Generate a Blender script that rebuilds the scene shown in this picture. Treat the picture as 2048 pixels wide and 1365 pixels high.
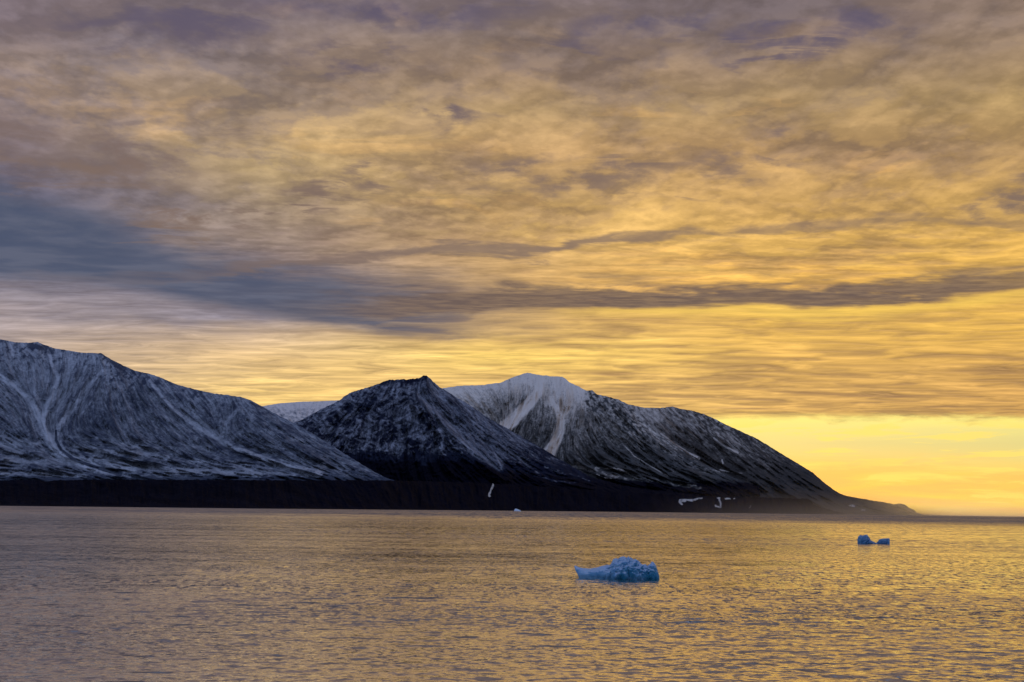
import bpy, bmesh, math, random
import numpy as np
from mathutils import Matrix, Vector

for o in list(bpy.data.objects):
    bpy.data.objects.remove(o)
scene = bpy.context.scene
COL = scene.collection
rad = math.radians

# ------------------------------------------------------------------ camera
F = 2813.0                      # focal length in photograph pixels (2048 wide)
CAM_H = 10.0
PITCH, ROLL = rad(6.813), rad(0.74)
_r = Matrix.Rotation(rad(90) + PITCH, 4, 'X') @ Matrix.Rotation(ROLL, 4, 'Z')
cam_d = bpy.data.cameras.new('camera')
cam = bpy.data.objects.new('camera', cam_d)
COL.objects.link(cam)
cam.matrix_world = Matrix.Translation((0, 0, CAM_H)) @ _r
cam_d.sensor_width = 36.0
cam_d.lens = 36.0 * F / 2048.0
cam_d.clip_start = 1.0
cam_d.clip_end = 300000.0
scene.camera = cam
RM = np.array(_r.to_3x3())


def pix_dir(x, y):
    """unit world direction of photograph point (x, y)"""
    x = np.asarray(x, float); y = np.asarray(y, float)
    v = np.stack([(x - 1024.0) / F, (682.5 - y) / F, -np.ones_like(x * y)], -1)
    v = v @ RM.T
    return v / np.linalg.norm(v, axis=-1, keepdims=True)


def azel(x, y):
    d = pix_dir(x, y)
    return math.degrees(math.atan2(d[0], d[1])), math.degrees(math.asin(d[2]))


# ------------------------------------------------------------------ sun and exposure
SUN_AZ, SUN_EL = 8.5, 1.4      # degrees; azimuth to the right of the view axis
scene.view_settings.view_transform = 'Standard'
scene.view_settings.look = 'None'
scene.view_settings.exposure = 0.0
scene.view_settings.gamma = 1.0
sd = bpy.data.lights.new('sun', 'SUN')
sd.energy = 0.6
sd.angle = rad(3.0)
sd.color = (1.0, 0.62, 0.26)
sun = bpy.data.objects.new('sun', sd)
COL.objects.link(sun)
_sv = Vector((math.sin(rad(SUN_AZ)) * math.cos(rad(SUN_EL)), math.cos(rad(SUN_AZ)) * math.cos(rad(SUN_EL)), math.sin(rad(SUN_EL))))
sun.rotation_euler = _sv.to_track_quat('Z', 'Y').to_euler()
sun.location = (200, 900, 300)


# ------------------------------------------------------------------ node expression helper
class E:
    """a socket (or number) with arithmetic"""
    nt = None

    def __init__(s, k): s.k = k

    @staticmethod
    def put(sock, v):
        if isinstance(v, E): v = v.k
        if isinstance(v, bpy.types.NodeSocket): E.nt.links.new(v, sock)
        else: sock.default_value = v

    @staticmethod
    def m(op, *a, clamp=False):
        n = E.nt.nodes.new('ShaderNodeMath'); n.operation = op; n.use_clamp = clamp
        for i, v in enumerate(a): E.put(n.inputs[i], v)
        return E(n.outputs[0])

    def __add__(s, o): return E.m('ADD', s, o)
    __radd__ = __add__
    def __mul__(s, o): return E.m('MULTIPLY', s, o)
    __rmul__ = __mul__
    def __sub__(s, o): return E.m('SUBTRACT', s, o)
    def __rsub__(s, o): return E.m('SUBTRACT', o, s)
    def __truediv__(s, o): return E.m('DIVIDE', s, o)
    def __rtruediv__(s, o): return E.m('DIVIDE', o, s)


def vec(x, y, z):
    n = E.nt.nodes.new('ShaderNodeCombineXYZ')
    for i, v in enumerate((x, y, z)): E.put(n.inputs[i], v)
    return E(n.outputs[0])


def smooth(v, a, b, o0=0.0, o1=1.0):
    n = E.nt.nodes.new('ShaderNodeMapRange'); n.interpolation_type = 'SMOOTHSTEP'
    for i, w in enumerate((v, a, b, o0, o1)): E.put(n.inputs[i], w)
    return E(n.outputs[0])


def noise(v, scale, detail=5.0, rough=0.55, dist=0.0, color=False, lac=2.0):
    n = E.nt.nodes.new('ShaderNodeTexNoise'); n.noise_dimensions = '3D'
    E.put(n.inputs['Vector'], v)
    n.inputs['Scale'].default_value = scale; n.inputs['Detail'].default_value = detail
    n.inputs['Roughness'].default_value = rough; n.inputs['Distortion'].default_value = dist
    n.inputs['Lacunarity'].default_value = lac
    return E(n.outputs[1 if color else 0])


def mixc(f, a, b, mode='MIX'):
    n = E.nt.nodes.new('ShaderNodeMix'); n.data_type = 'RGBA'; n.blend_type = mode
    n.clamp_factor = True
    E.put(n.inputs[0], f)
    for sock, v in ((n.inputs[6], a), (n.inputs[7], b)):
        if isinstance(v, tuple): v = (*v, 1.0)[:4]
        E.put(sock, v)
    return E(n.outputs[2])


def lin(r, g, b):
    f = lambda c: (c / 255 / 12.92) if c / 255 <= .04045 else ((c / 255 + .055) / 1.055) ** 2.4
    return (f(r), f(g), f(b))


def fcurve(v, pts, lo, hi, vlo, vhi):
    """piecewise-smooth curve of v: pts are (v, value)"""
    t = smoothless(v, lo, hi)
    n = E.nt.nodes.new('ShaderNodeFloatCurve')
    c = n.mapping.curves[0]
    n.mapping.use_clip = False
    P = sorted(((p - lo) / (hi - lo), (q - vlo) / (vhi - vlo)) for p, q in pts)
    while len(c.points) < len(P): c.points.new(0.5, 0.5)
    for pt, (a, b) in zip(c.points, P): pt.location = (a, b)
    n.mapping.update()
    E.put(n.inputs['Value'], t)
    return E(n.outputs[0]) * (vhi - vlo) + vlo


def smoothless(v, lo, hi):
    n = E.nt.nodes.new('ShaderNodeMapRange')
    for i, w in enumerate((v, lo, hi, 0.0, 1.0)): E.put(n.inputs[i], w)
    return E(n.outputs[0])


# ------------------------------------------------------------------ world: cloudy low-sun sky
world = bpy.data.worlds.new('World')
scene.world = world
world.use_nodes = True
wt = world.node_tree
wt.nodes.clear()
E.nt = wt
tc = wt.nodes.new('ShaderNodeTexCoord')
sep = wt.nodes.new('ShaderNodeSeparateXYZ')
wt.links.new(tc.outputs['Generated'], sep.inputs[0])
dx, dy, dz = (E(sep.outputs[i]) for i in range(3))
az0 = E.m('ARCTAN2', dx, dy) * (180 / math.pi)
el0 = E.m('ARCSINE', dz) * (180 / math.pi)
zz = E.m('MAXIMUM', dz, 0.0) + 0.045
cx, cy = dx / zz, dy / zz                     # the cloud deck seen in perspective
deck = vec(cx, cy, 0.0)
wobble = noise(vec(cx, cy * 0.55, 3.3), 1.3, 4, 0.6)
wob2 = noise(vec(cx * 1.0, cy * 0.6, 9.3), 3.4, 4, 0.6)
az = az0 + (wobble - 0.5) * 6.0
el = el0 + (wobble - 0.5) * smooth(el0, 2.0, 15.0, 0.5, 3.2) + (wob2 - 0.5) * smooth(el0, 2.0, 15.0, 0.2, 1.2)

EMAX = 45.0
def elr(y, x=1024): return azel(x, y)[1]
cols = {
    -45: [(0, (150, 150, 175)), (8, (110, 116, 145)), (20, (98, 100, 120)), (45, (80, 85, 110))],
    0:   [(1020, (160, 155, 168)), (760, (182, 166, 162)), (700, (184, 166, 156)), (650, (164, 152, 154)), (600, (156, 145, 150)), (560, (124, 124, 142)), (480, (92, 101, 132)), (400, (94, 98, 126)),
          (330, (112, 104, 118)), (270, (132, 118, 122)), (190, (158, 136, 124)), (110, (148, 130, 122)), (40, (120, 108, 116)), (-200, (100, 94, 108)), (-500, (84, 84, 104))],
    512: [(1020, (255, 212, 125)), (780, (250, 210, 130)), (720, (236, 198, 138)), (680, (214, 184, 148)), (640, (130, 126, 140)), (560, (112, 108, 122)), (500, (150, 132, 122)), (430, (158, 138, 116)), (330, (184, 158, 114)),
          (250, (190, 160, 116)), (170, (165, 142, 116)), (80, (140, 124, 118)), (0, (116, 106, 114)), (-200, (100, 92, 104)), (-500, (86, 84, 100))],
    1024: [(1020, (255, 215, 110)), (780, (234, 190, 112)), (705, (252, 212, 112)), (660, (234, 190, 112)), (600, (208, 167, 108)), (520, (200, 161, 106)), (430, (214, 174, 106)), (330, (200, 161, 110)),
           (230, (180, 150, 106)), (130, (160, 134, 108)), (60, (138, 120, 108)), (0, (118, 106, 110)), (-200, (104, 94, 100)), (-500, (90, 86, 98))],
    1536: [(1020, (255, 215, 85)), (800, (222, 174, 98)), (720, (232, 182, 94)), (640, (244, 193, 92)), (560, (232, 183, 92)), (470, (228, 180, 96)), (380, (212, 168, 100)), (300, (190, 152, 102)),
           (200, (168, 140, 100)), (120, (152, 128, 104)), (60, (134, 116, 106)), (0, (118, 106, 110)), (-200, (106, 95, 98)), (-500, (92, 87, 96))],
    2048: [(1020, (255, 210, 80)), (820, (212, 162, 88)), (740, (208, 160, 86)), (650, (240, 188, 86)), (570, (232, 182, 86)), (490, (230, 180, 88)), (400, (204, 162, 90)), (300, (184, 148, 98)),
           (200, (166, 138, 92)), (110, (150, 126, 98)), (40, (140, 120, 106)), (-200, (108, 96, 96)), (-500, (92, 86, 94))],
    45:  [(0, (255, 205, 110)), (8, (222, 178, 100)), (20, (160, 132, 100)), (45, (90, 84, 94))],
}
ramps = []
for k, stops in cols.items():
    n = wt.nodes.new('ShaderNodeValToRGB')
    n.color_ramp.interpolation = 'B_SPLINE' if False else 'LINEAR'
    a = k if abs(k) == 45 else azel(k, 600)[0]
    pts = sorted((max(0.0, ((p if abs(k) == 45 else azel(k, p)[1]) / EMAX)), c) for p, c in stops)
    els = n.color_ramp.elements
    while len(els) < len(pts): els.new(0.5)
    for e, (p, c) in zip(els, pts): e.position = p; e.color = (*lin(*c), 1)
    E.put(n.inputs[0], el / EMAX)
    ramps.append((a, E(n.outputs[0])))
ramps.sort(key=lambda t: t[0])
base = ramps[0][1]
for (a0, _), (a1, c1) in zip(ramps, ramps[1:]):
    base = mixc(smoothless(az, a0, a1), base, c1)

# lumpy cloud texture on the deck: wide clouds, lumps, fine ripples towards the horizon
hi = smooth(el0, 4.5, 11.5)
kx = hi * 0.42 + 0.55
ky = hi * -0.12 + 0.95
zp = E.m('MAXIMUM', dz, 0.0) + 0.045 + hi * 0.11
ux, uy = dx / zp * kx * 1.3, dy / zp * ky * 1.3
n1 = noise(vec(ux, uy, 0.0), 1.9, 8, 0.56, 0.12)
n2 = noise(vec(ux + 7, uy, 1.0), 5.0, 7, 0.56, 0.10)
n3 = noise(vec(ux, uy, 2.0), 11.0, 5, 0.6, 0.1)
# the same clouds a step towards the sun: their difference is the light on their flanks
n1s = noise(vec(ux + 0.015, uy + 0.05, 0.0), 1.9, 8, 0.56, 0.12)
n2s = noise(vec(ux + 7.01, uy + 0.028, 1.0), 5.0, 7, 0.56, 0.10)
n4 = noise(vec(cx * 0.55 + 3, cy * 1.15 + cx * 0.10, 4.0), 5.6, 7, 0.6, 0.9)
n4s = noise(vec(cx * 0.55 + 3, cy * 1.15 + cx * 0.10 + 0.04, 4.0), 5.6, 7, 0.6, 0.9)
n5 = noise(vec(cx * 0.22 + 13, cy * 1.0, 14.0), 4.0, 6, 0.62, 0.6)
n0 = noise(vec(cx * 0.5 + 23, cy * 0.8, 24.0), 0.9, 4, 0.55, 0.3)
lump = smooth(n0, 0.3, 0.7) * 0.20 + smooth(n1, 0.40, 0.60) * 0.36 + smooth(n2, 0.38, 0.62) * 0.30 + smooth(n3, 0.3, 0.7) * 0.12
puff = smooth(E.m('ABSOLUTE', n2 - 0.5), 0.0, 0.09) * 0.6 + smooth(E.m('ABSOLUTE', n3 - 0.5), 0.0, 0.10) * 0.4
lump = lump * 0.80 + puff * 0.20
ripple = smooth(n4, 0.32, 0.66) * 0.62 + smooth(n1, 0.3, 0.7) * 0.38
tex = ripple * (1.0 - hi) + lump * hi
emb = ((n1s - n1) * 0.9 + (n2s - n2) * 1.1) * hi + (n4s - n4) * (1.0 - hi) * 0.9
gain = smooth(tex, 0.12, 0.88, 0.88, 1.12) + smooth(tex, 0.62, 0.92) * 0.24 + E.m('MAXIMUM', E.m('MINIMUM', emb * 2.6, 0.26), -0.18)
mauve = mixc(smooth(el0, 6.0, 19.0), lin(160, 124, 88), lin(104, 96, 104))
mauve = mixc(smooth(az0, -2.0, -17.0), mauve, lin(104, 103, 122))
lowleft = smooth(el0, 8.0, 6.0) * smooth(az0, 4.0, -3.0)
tinted = mixc(smooth(tex, 0.66, 0.12) * (0.60 - lowleft * 0.34), base, mauve)
tinted = mixc(smooth(n5, 0.56, 0.72) * smooth(el0, 11.0, 7.0) * smooth(az0, -8.0, 16.0, 0.1, 0.75), tinted, lin(150, 112, 84))
gn = wt.nodes.new('ShaderNodeVectorMath'); gn.operation = 'SCALE'
E.put(gn.inputs[0], tinted); E.put(gn.inputs['Scale'], gain)
sky = mixc(0.08, E(gn.outputs[0]), lin(185, 150, 125))


def band_curve(pts):
    return [azel(x, y) for x, y in pts]


def el_curve(pts, a=None):
    return fcurve(az0, band_curve(pts), -22.0, 22.0, -5.0, 25.0)


def amp_curve(pts):
    return fcurve(az0, [(azel(x, 600)[0], v) for x, v in pts], -22.0, 22.0, 0.0, 1.0)


fine = noise(vec(cx * 0.6, cy * 0.9, 6.0), 5.0, 5, 0.62, 0.6)
elw = el0 + (fine - 0.5) * 1.8 + (wob2 - 0.5) * 0.8
elw2 = el0 + (fine - 0.5) * 0.5 + (wobble - 0.5) * 0.8
# the blue shadowed wedge of cloud on the left
lo_e = el_curve([(-300, 555), (0, 566), (200, 580), (350, 608), (500, 636), (700, 664), (850, 678), (1000, 682), (1200, 684), (2300, 690)])
hi_e = el_curve([(-300, 300), (0, 400), (200, 470), (350, 520), (500, 560), (700, 582), (850, 592), (1000, 606), (1200, 630), (2300, 650)])
wa = amp_curve([(-300, 1), (0, 1), (500, 0.95), (700, 1.0), (830, 0.97), (950, 0.72), (1080, 0.38), (1280, 0.0), (2300, 0.0)])
wedge = smooth(elw2 - lo_e, -0.15, 0.55) * (1.0 - smooth(elw - hi_e, -0.2, 1.5)) * wa
wstr = mixc(smooth(az0, -9.0, -4.0), (1, 1, 1), mixc(smooth(n4, 0.40, 0.56), (1, 1, 1), (0.72, 0.72, 0.72)))
sky = mixc(wedge * wstr * 0.92, sky, mixc(smooth(az0, -8.0, 0.0), mixc(smooth(n2, 0.38, 0.62), lin(74, 84, 108), lin(92, 98, 118)), lin(112, 102, 106)))
# the long dark bar of cloud right across the picture
bc = el_curve([(-300, 600), (500, 610), (760, 608), (900, 600), (1100, 590), (1300, 590), (1500, 586), (1700, 588), (1850, 575), (2048, 553), (2300, 530)])
ba = amp_curve([(-300, 0), (500, 0.1), (760, 0.7), (900, 0.9), (1100, 1.0), (1500, 1.0), (1800, 1.0), (2048, 0.85), (2300, 0.6)])
bd = elw - bc
bar = smooth(elw2 - bc, -0.62, -0.36) * (1.0 - smooth(bd + (n2 - 0.5) * 1.4, 0.0, 0.75)) * ba
sky = mixc(bar * smooth(n2, 0.3, 0.6, 0.84, 0.97), sky, mixc(smooth(n3, 0.35, 0.65), lin(104, 88, 84), lin(132, 110, 94)))
glow = smooth(elw2 - bc, -1.1, -0.62) * (1.0 - smooth(elw2 - bc, -0.62, -0.42)) * ba * smooth(az0, 0.0, 6.0)
sky = mixc(glow * 0.45, sky, lin(255, 214, 96))
# a thinner broken bar above it
bc2 = el_curve([(-300, 560), (400, 545), (560, 525), (800, 503), (1000, 503), (1100, 497), (1180, 474), (1300, 478), (1390, 466), (1500, 462), (1700, 450), (1900, 442), (2048, 447), (2300, 450)])
ba2 = amp_curve([(-300, 0), (400, 0.4), (560, 0.9), (1000, 0.95), (1100, 1), (1300, 0.9), (1500, 0.75), (1800, 0.65), (2048, 0.5), (2300, 0.3)])
bd2 = elw - bc2
bar2 = smooth(bd2, -0.42, -0.1) * (1.0 - smooth(bd2, 0.02, 0.4)) * ba2 * smooth(n2, 0.22, 0.48)
sky = mixc(bar2 * 0.8, sky, lin(124, 106, 100))
# scattered small dark clouds and pale breaks
spots = [(1120, 350, 190, 28, 0), (1220, 75, 90, 30, 0), (700, 372, 70, 18, 0), (600, 408, 90, 14, 0), (690, 120, 80, 30, 0), (1540, 50, 50, 16, 0), (1600, 92, 90, 16, 0), (1760, 40, 90, 34, 0),
         (1480, 335, 90, 30, 0), (2030, 400, 80, 26, 0), (200, 310, 260, 45, 0), (330, 60, 160, 30, 0), (870, 235, 90, 18, 0), (1380, 40, 70, 12, 0), (380, 455, 100, 16, 0), (760, 20, 240, 26, 0),
         (570, 15, 70, 14, 1), (835, 5, 50, 14, 1), (1300, 212, 70, 16, 1), (1620, 62, 90, 16, 1), (1060, 90, 60, 20, 1), (300, 225, 90, 26, 1), (620, 190, 90, 18, 1), (1780, 305, 70, 14, 1), (1540, 215, 40, 10, 1),
         (1480, 545, 300, 26, 1), (900, 415, 140, 20, 1), (760, 290, 200, 22, 1)]
dark_s = bright_s = None
for (sx, sy, wx, wy, kind) in spots:
    a0, e0 = azel(sx, sy)
    u = (az0 + (fine - 0.5) * 9.0 + (n2 - 0.5) * 3.0 - a0) * (1 / (wx / F * 57.3)); v = (el0 + (fine - 0.5) * 4.0 + (n2 - 0.5) * 2.5 - e0) * (1 / (wy / F * 57.3))
    g = smooth(u * u + v * v, 2.6, -0.2)
    if kind == 0: dark_s = g if dark_s is None else E.m('MAXIMUM', dark_s, g)
    else: bright_s = g if bright_s is None else E.m('MAXIMUM', bright_s, g)
sky = mixc(dark_s * 0.95 * smooth(n2 + (n3 - 0.5) * 0.6, 0.60, 0.38, 0.25, 1.0), sky, mixc(smooth(el0, 12.0, 20.0), lin(128, 108, 98), lin(96, 88, 108)))
sky = mixc(bright_s * 0.7 * smooth(n2, 0.35, 0.6, 0.4, 1.0), sky, mixc(1.0, sky, (1.42, 1.32, 1.12), 'MULTIPLY'))
# the clear strip below the cloud edge, low on the right
clear_hi = el_curve([(-300, 900), (500, 900), (1100, 850), (1400, 836), (1600, 833), (1800, 834), (2048, 836), (2300, 838)])
cr = wt.nodes.new('ShaderNodeValToRGB')
pts = sorted((max(0, azel(1800, y)[1] / 5.0), c) for y, c in [(1032, (255, 212, 78)), (1012, (255, 226, 96)), (985, (255, 212, 104)), (950, (255, 216, 108)), (925, (240, 221, 130)), (890, (224, 219, 145)), (862, (236, 230, 145)), (838, (255, 242, 136))])
while len(cr.color_ramp.elements) < len(pts): cr.color_ramp.elements.new(0.5)
for e, (p, c) in zip(cr.color_ramp.elements, pts): e.position = p; e.color = (*lin(*c), 1)
strk = noise(vec(az0 * 0.22, el0 * 2.2, 8.0), 1.1, 7, 0.62, 0.4)
E.put(cr.inputs[0], (el0 + (strk - 0.5) * 0.8) / 5.0)
clear = mixc(smooth(az0, 5.0, 14.0), mixc(0.5, E(cr.outputs[0]), lin(255, 242, 138)), E(cr.outputs[0]))
clear = mixc(smooth(strk, 0.52, 0.60) * 0.8, clear, lin(255, 234, 120))
clear = mixc(smooth(noise(vec(az0 * 0.12, el0 * 1.3, 31.0), 1.4, 6, 0.6, 0.5), 0.42, 0.62) * smooth(el0, 2.7, 1.3) * 0.8, clear, lin(255, 200, 112))
# physical sky, behind the clouds and for the half of the sky behind the camera
st = wt.nodes.new('ShaderNodeTexSky')
st.sky_type = 'NISHITA'; st.sun_disc = False
st.sun_elevation = rad(SUN_EL); st.sun_rotation = rad(SUN_AZ)
st.altitude = 10; st.air_density = 1.0; st.dust_density = 1.0; st.ozone_density = 1.5
nsc = wt.nodes.new('ShaderNodeVectorMath'); nsc.operation = 'SCALE'
wt.links.new(st.outputs[0], nsc.inputs[0]); nsc.inputs['Scale'].default_value = 0.12
nish = E(nsc.outputs[0])
clear = mixc(0.12, clear, nish)
edge = smooth(clear_hi - (el0 + (noise(vec(az0 * 0.5, el0 * 1.6, 41.0), 1.0, 6, 0.65, 0.3) - 0.5) * 1.1), -0.12, 0.24)
sky = mixc(edge, sky, clear)
sky = mixc(smooth(E.m('ABSOLUTE', clear_hi - el0 - 0.12), 0.35, 0.0) * smooth(az0, 2.0, 9.0) * 0.35, sky, lin(255, 244, 140))
# behind the camera: thin grey-blue overcast over the physical sky
rear = mixc(0.75, nish, mixc(smooth(n1, 0.3, 0.7), (0.25, 0.35, 0.66), (0.36, 0.47, 0.82)))
sky = mixc(smooth(E.m('ABSOLUTE', az0), 42.0, 95.0), sky, rear)
sky = mixc(smooth(el0, 38.0, 70.0), sky, rear)
bg = wt.nodes.new('ShaderNodeBackground')
E.put(bg.inputs[0], sky)
bg.inputs[1].default_value = 1.0
wo = wt.nodes.new('ShaderNodeOutputWorld')
wt.links.new(bg.outputs[0], wo.inputs[0])


# ------------------------------------------------------------------ numpy noise
def perlin(x, y, seed=0):
    rng = np.random.RandomState(seed)
    g = rng.rand(256) * 2 * np.pi
    perm = rng.permutation(256)
    xi = np.floor(x).astype(int); yi = np.floor(y).astype(int)
    xf = x - xi; yf = y - yi
    u = xf * xf * xf * (xf * (xf * 6 - 15) + 10); v = yf * yf * yf * (yf * (yf * 6 - 15) + 10)

    def gr(ix, iy, fx, fy):
        h = g[perm[(perm[ix & 255] + iy) & 255]]
        return np.cos(h) * fx + np.sin(h) * fy
    a = gr(xi, yi, xf, yf); b = gr(xi + 1, yi, xf - 1, yf)
    c = gr(xi, yi + 1, xf, yf - 1); d = gr(xi + 1, yi + 1, xf - 1, yf - 1)
    return 1.5 * ((a * (1 - u) + b * u) * (1 - v) + (c * (1 - u) + d * u) * v)


def fbm(x, y, octv=5, seed=0, gain=0.5, ridged=False):
    s = 0; a = 1; t = 0
    for i in range(octv):
        p = perlin(x * 2 ** i, y * 2 ** i, seed + i * 17)
        if ridged: p = 1 - 2 * np.abs(p)
        s = s + a * p; t += a; a *= gain
    return s / t


def sstep(v, a, b):
    t = np.clip((v - a) / (b - a), 0, 1)
    return t * t * (3 - 2 * t)


# canvas over which the surface pattern of the mountains is grown, in photograph units
CX0, CX1, CY0, CY1 = -420, 2200, 650, 1050
GX, GY = np.meshgrid(np.arange(CX0, CX1, dtype=float), np.arange(CY0, CY1, dtype=float))


def samp(A, x, y):
    fx = np.clip(x - CX0, 0, A.shape[1] - 1.001); fy = np.clip(y - CY0, 0, A.shape[0] - 1.001)
    ix = fx.astype(int); iy = fy.astype(int); fx = fx - ix; fy = fy - iy
    return (A[iy, ix] * (1 - fx) + A[iy, ix + 1] * fx) * (1 - fy) + (A[iy + 1, ix] * (1 - fx) + A[iy + 1, ix + 1] * fx) * fy


def flow(guides, default=(0.0, 1.0), soft=18.0):
    """downhill direction field interpolated from guide lines"""
    gx, gy = np.meshgrid(np.arange(CX0, CX1 + 8, 8.0), np.arange(CY0, CY1 + 8, 8.0))
    vx = np.full(gx.shape, default[0] * 2e-5); vy = np.full(gx.shape, default[1] * 2e-5)
    for g in guides:
        P = g['p']
        for (x0, y0), (x1, y1) in zip(P, P[1:]):
            L = math.hypot(x1 - x0, y1 - y0)
            k = max(1, int(L / 12))
            for i in range(k):
                t = (i + 0.5) / k
                mx, my = x0 + (x1 - x0) * t, y0 + (y1 - y0) * t
                w = (L / k) / ((gx - mx) ** 2 + (gy - my) ** 2 + soft ** 2) ** 1.5
                vx += w * (x1 - x0) / L; vy += w * (y1 - y0) / L
    n = np.hypot(vx, vy) + 1e-12
    vx /= n; vy /= n
    ux = np.clip((GX - CX0) / 8, 0, gx.shape[1] - 1.01); uy = np.clip((GY - CY0) / 8, 0, gx.shape[0] - 1.01)
    ix = ux.astype(int); iy = uy.astype(int); ux -= ix; uy -= iy
    bl = lambda A: (A[iy, ix] * (1 - ux) + A[iy, ix + 1] * ux) * (1 - uy) + (A[iy + 1, ix] * (1 - ux) + A[iy + 1, ix + 1] * ux) * uy
    vx, vy = bl(vx), bl(vy)
    n = np.hypot(vx, vy) + 1e-9
    return vx / n, vy / n


def lic(src, vf, steps, h=1.0):
    vx, vy = vf
    acc = src.copy(); tot = 1.0
    for sgn in (1, -1):
        x = GX.copy(); y = GY.copy()
        for i in range(steps):
            ix = np.clip(x - CX0 + .5, 0, GX.shape[1] - 1).astype(int); iy = np.clip(y - CY0 + .5, 0, GX.shape[0] - 1).astype(int)
            x += sgn * h * vx[iy, ix]; y += sgn * h * vy[iy, ix]
            w = 0.5 + 0.5 * math.cos(math.pi * (i + 1) / (steps + 1))
            ix = np.clip(x - CX0 + .5, 0, GX.shape[1] - 1).astype(int); iy = np.clip(y - CY0 + .5, 0, GX.shape[0] - 1).astype(int)
            acc += w * src[iy, ix]; tot += w
    acc /= tot
    acc -= acc.mean()
    return acc / acc.std()


def line_mask(P, w0, w1, wob=0.25, seed=0):
    """soft mask of a line whose half width runs from w0 to w1"""
    best = np.full(GX.shape, 1e9)
    L = [0]
    for a, b in zip(P, P[1:]): L.append(L[-1] + math.hypot(b[0] - a[0], b[1] - a[1]))
    xs = [p[0] for p in P]; ys = [p[1] for p in P]
    m = max(w0, w1) * 3 + 6
    x0, x1 = max(int(min(xs) - m) - CX0, 0), min(int(max(xs) + m) - CX0, GX.shape[1])
    y0, y1 = max(int(min(ys) - m) - CY0, 0), min(int(max(ys) + m) - CY0, GX.shape[0])
    out = np.zeros(GX.shape)
    if x1 <= x0 or y1 <= y0: return out
    X = GX[y0:y1, x0:x1]; Y = GY[y0:y1, x0:x1]
    jx = fbm(X / 14, Y / 14, 3, seed) * wob * 8; jy = fbm(X / 14 + 9, Y / 14, 3, seed + 3) * wob * 8
    X = X + jx; Y = Y + jy
    best = np.full(X.shape, 1e9)
    for i, (a, b) in enumerate(zip(P, P[1:])):
        ex, ey = b[0] - a[0], b[1] - a[1]
        q = ex * ex + ey * ey
        t = np.clip(((X - a[0]) * ex + (Y - a[1]) * ey) / q, 0, 1)
        d = np.hypot(X - a[0] - t * ex, Y - a[1] - t * ey)
        s = (L[i] + t * (L[i + 1] - L[i])) / L[-1]
        w = w0 + (w1 - w0) * s
        best = np.minimum(best, d / w)
    out[y0:y1, x0:x1] = 1 - sstep(best, 0.55, 1.5)
    return out


def blob(x, y, rx, ry, rot=0.0):
    c, s = math.cos(rad(rot)), math.sin(rad(rot))
    u = ((GX - x) * c + (GY - y) * s) / rx; v = (-(GX - x) * s + (GY - y) * c) / ry
    return np.exp(-(u * u + v * v))


def G(p, w0=3, w1=3, s=0.0, d=0.0, wob=0.25):
    """guide line: snow strength s along it, depth d in metres (positive cuts in, negative stands out)"""
    return dict(p=p, w0=w0, w1=w1, s=s, d=d, wob=wob)


# ------------------------------------------------------------------ materials
def new_mat(name):
    m = bpy.data.materials.new(name); m.use_nodes = True
    E.nt = m.node_tree
    b = m.node_tree.nodes['Principled BSDF']
    return m, b


def attr(name):
    n = E.nt.nodes.new('ShaderNodeAttribute'); n.attribute_name = name
    return E(n.outputs['Fac'])


def rock_snow(name, rock, rock2, snow, scale=1.0, speck=0.55):
    m, b = new_mat(name)
    tcn = E.nt.nodes.new('ShaderNodeTexCoord')
    P = E(tcn.outputs['Object'])
    f1 = noise(P, 0.055 / 1.35 * scale, 4, 0.65)
    f2 = noise(P, 0.012 / 1.35 * scale, 5, 0.6)
    s = attr('snow') + (f1 - 0.5) * speck + (f2 - 0.5) * 0.35
    rk = mixc(smooth(f2, 0.35, 0.65), rock, rock2)
    rk = mixc(smooth(attr('snow'), -0.15, -0.8), rk, (0.004, 0.004, 0.010))
    c = mixc(smooth(s, 0.12, 0.95), rk, snow)
    E.put(b.inputs['Base Color'], c)
    b.inputs['Roughness'].default_value = 0.9
    b.inputs['Specular IOR Level'].default_value = 0.03
    bp = E.nt.nodes.new('ShaderNodeBump'); bp.inputs['Strength'].default_value = 0.6; bp.inputs['Distance'].default_value = 16.0
    E.put(bp.inputs['Height'], f1); E.nt.links.new(bp.outputs[0], b.inputs['Normal'])
    return m


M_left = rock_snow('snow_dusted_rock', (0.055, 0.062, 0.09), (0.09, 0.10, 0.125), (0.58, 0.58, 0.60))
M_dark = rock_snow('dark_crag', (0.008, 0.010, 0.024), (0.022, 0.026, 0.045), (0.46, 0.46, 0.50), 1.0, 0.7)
M_back = rock_snow('snowy_scree', (0.065, 0.058, 0.052), (0.10, 0.095, 0.09), (0.90, 0.77, 0.64), 0.8, 0.8)  # snow tinted warm: haze over the summit put into its colour
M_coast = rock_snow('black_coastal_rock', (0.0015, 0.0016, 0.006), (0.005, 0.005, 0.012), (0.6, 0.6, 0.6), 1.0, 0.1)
M_head = rock_snow('hazed_scree', (0.055, 0.047, 0.042), (0.085, 0.072, 0.062), (0.70, 0.59, 0.49), 0.8, 0.6)  # rock lightened, the haze over this ridge painted into its colour
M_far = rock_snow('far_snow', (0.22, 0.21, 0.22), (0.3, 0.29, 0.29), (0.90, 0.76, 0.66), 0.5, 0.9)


def snow_white(name, c=(0.74, 0.66, 0.58)):
    m, b = new_mat(name)
    tcn = E.nt.nodes.new('ShaderNodeTexCoord')
    f = noise(E(tcn.outputs['Object']), 0.3, 4, 0.6)
    E.put(b.inputs['Base Color'], mixc(f, tuple(v * 0.85 for v in c), c))
    b.inputs['Roughness'].default_value = 0.8
    return m


M_patch = snow_white('old_snow')


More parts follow.
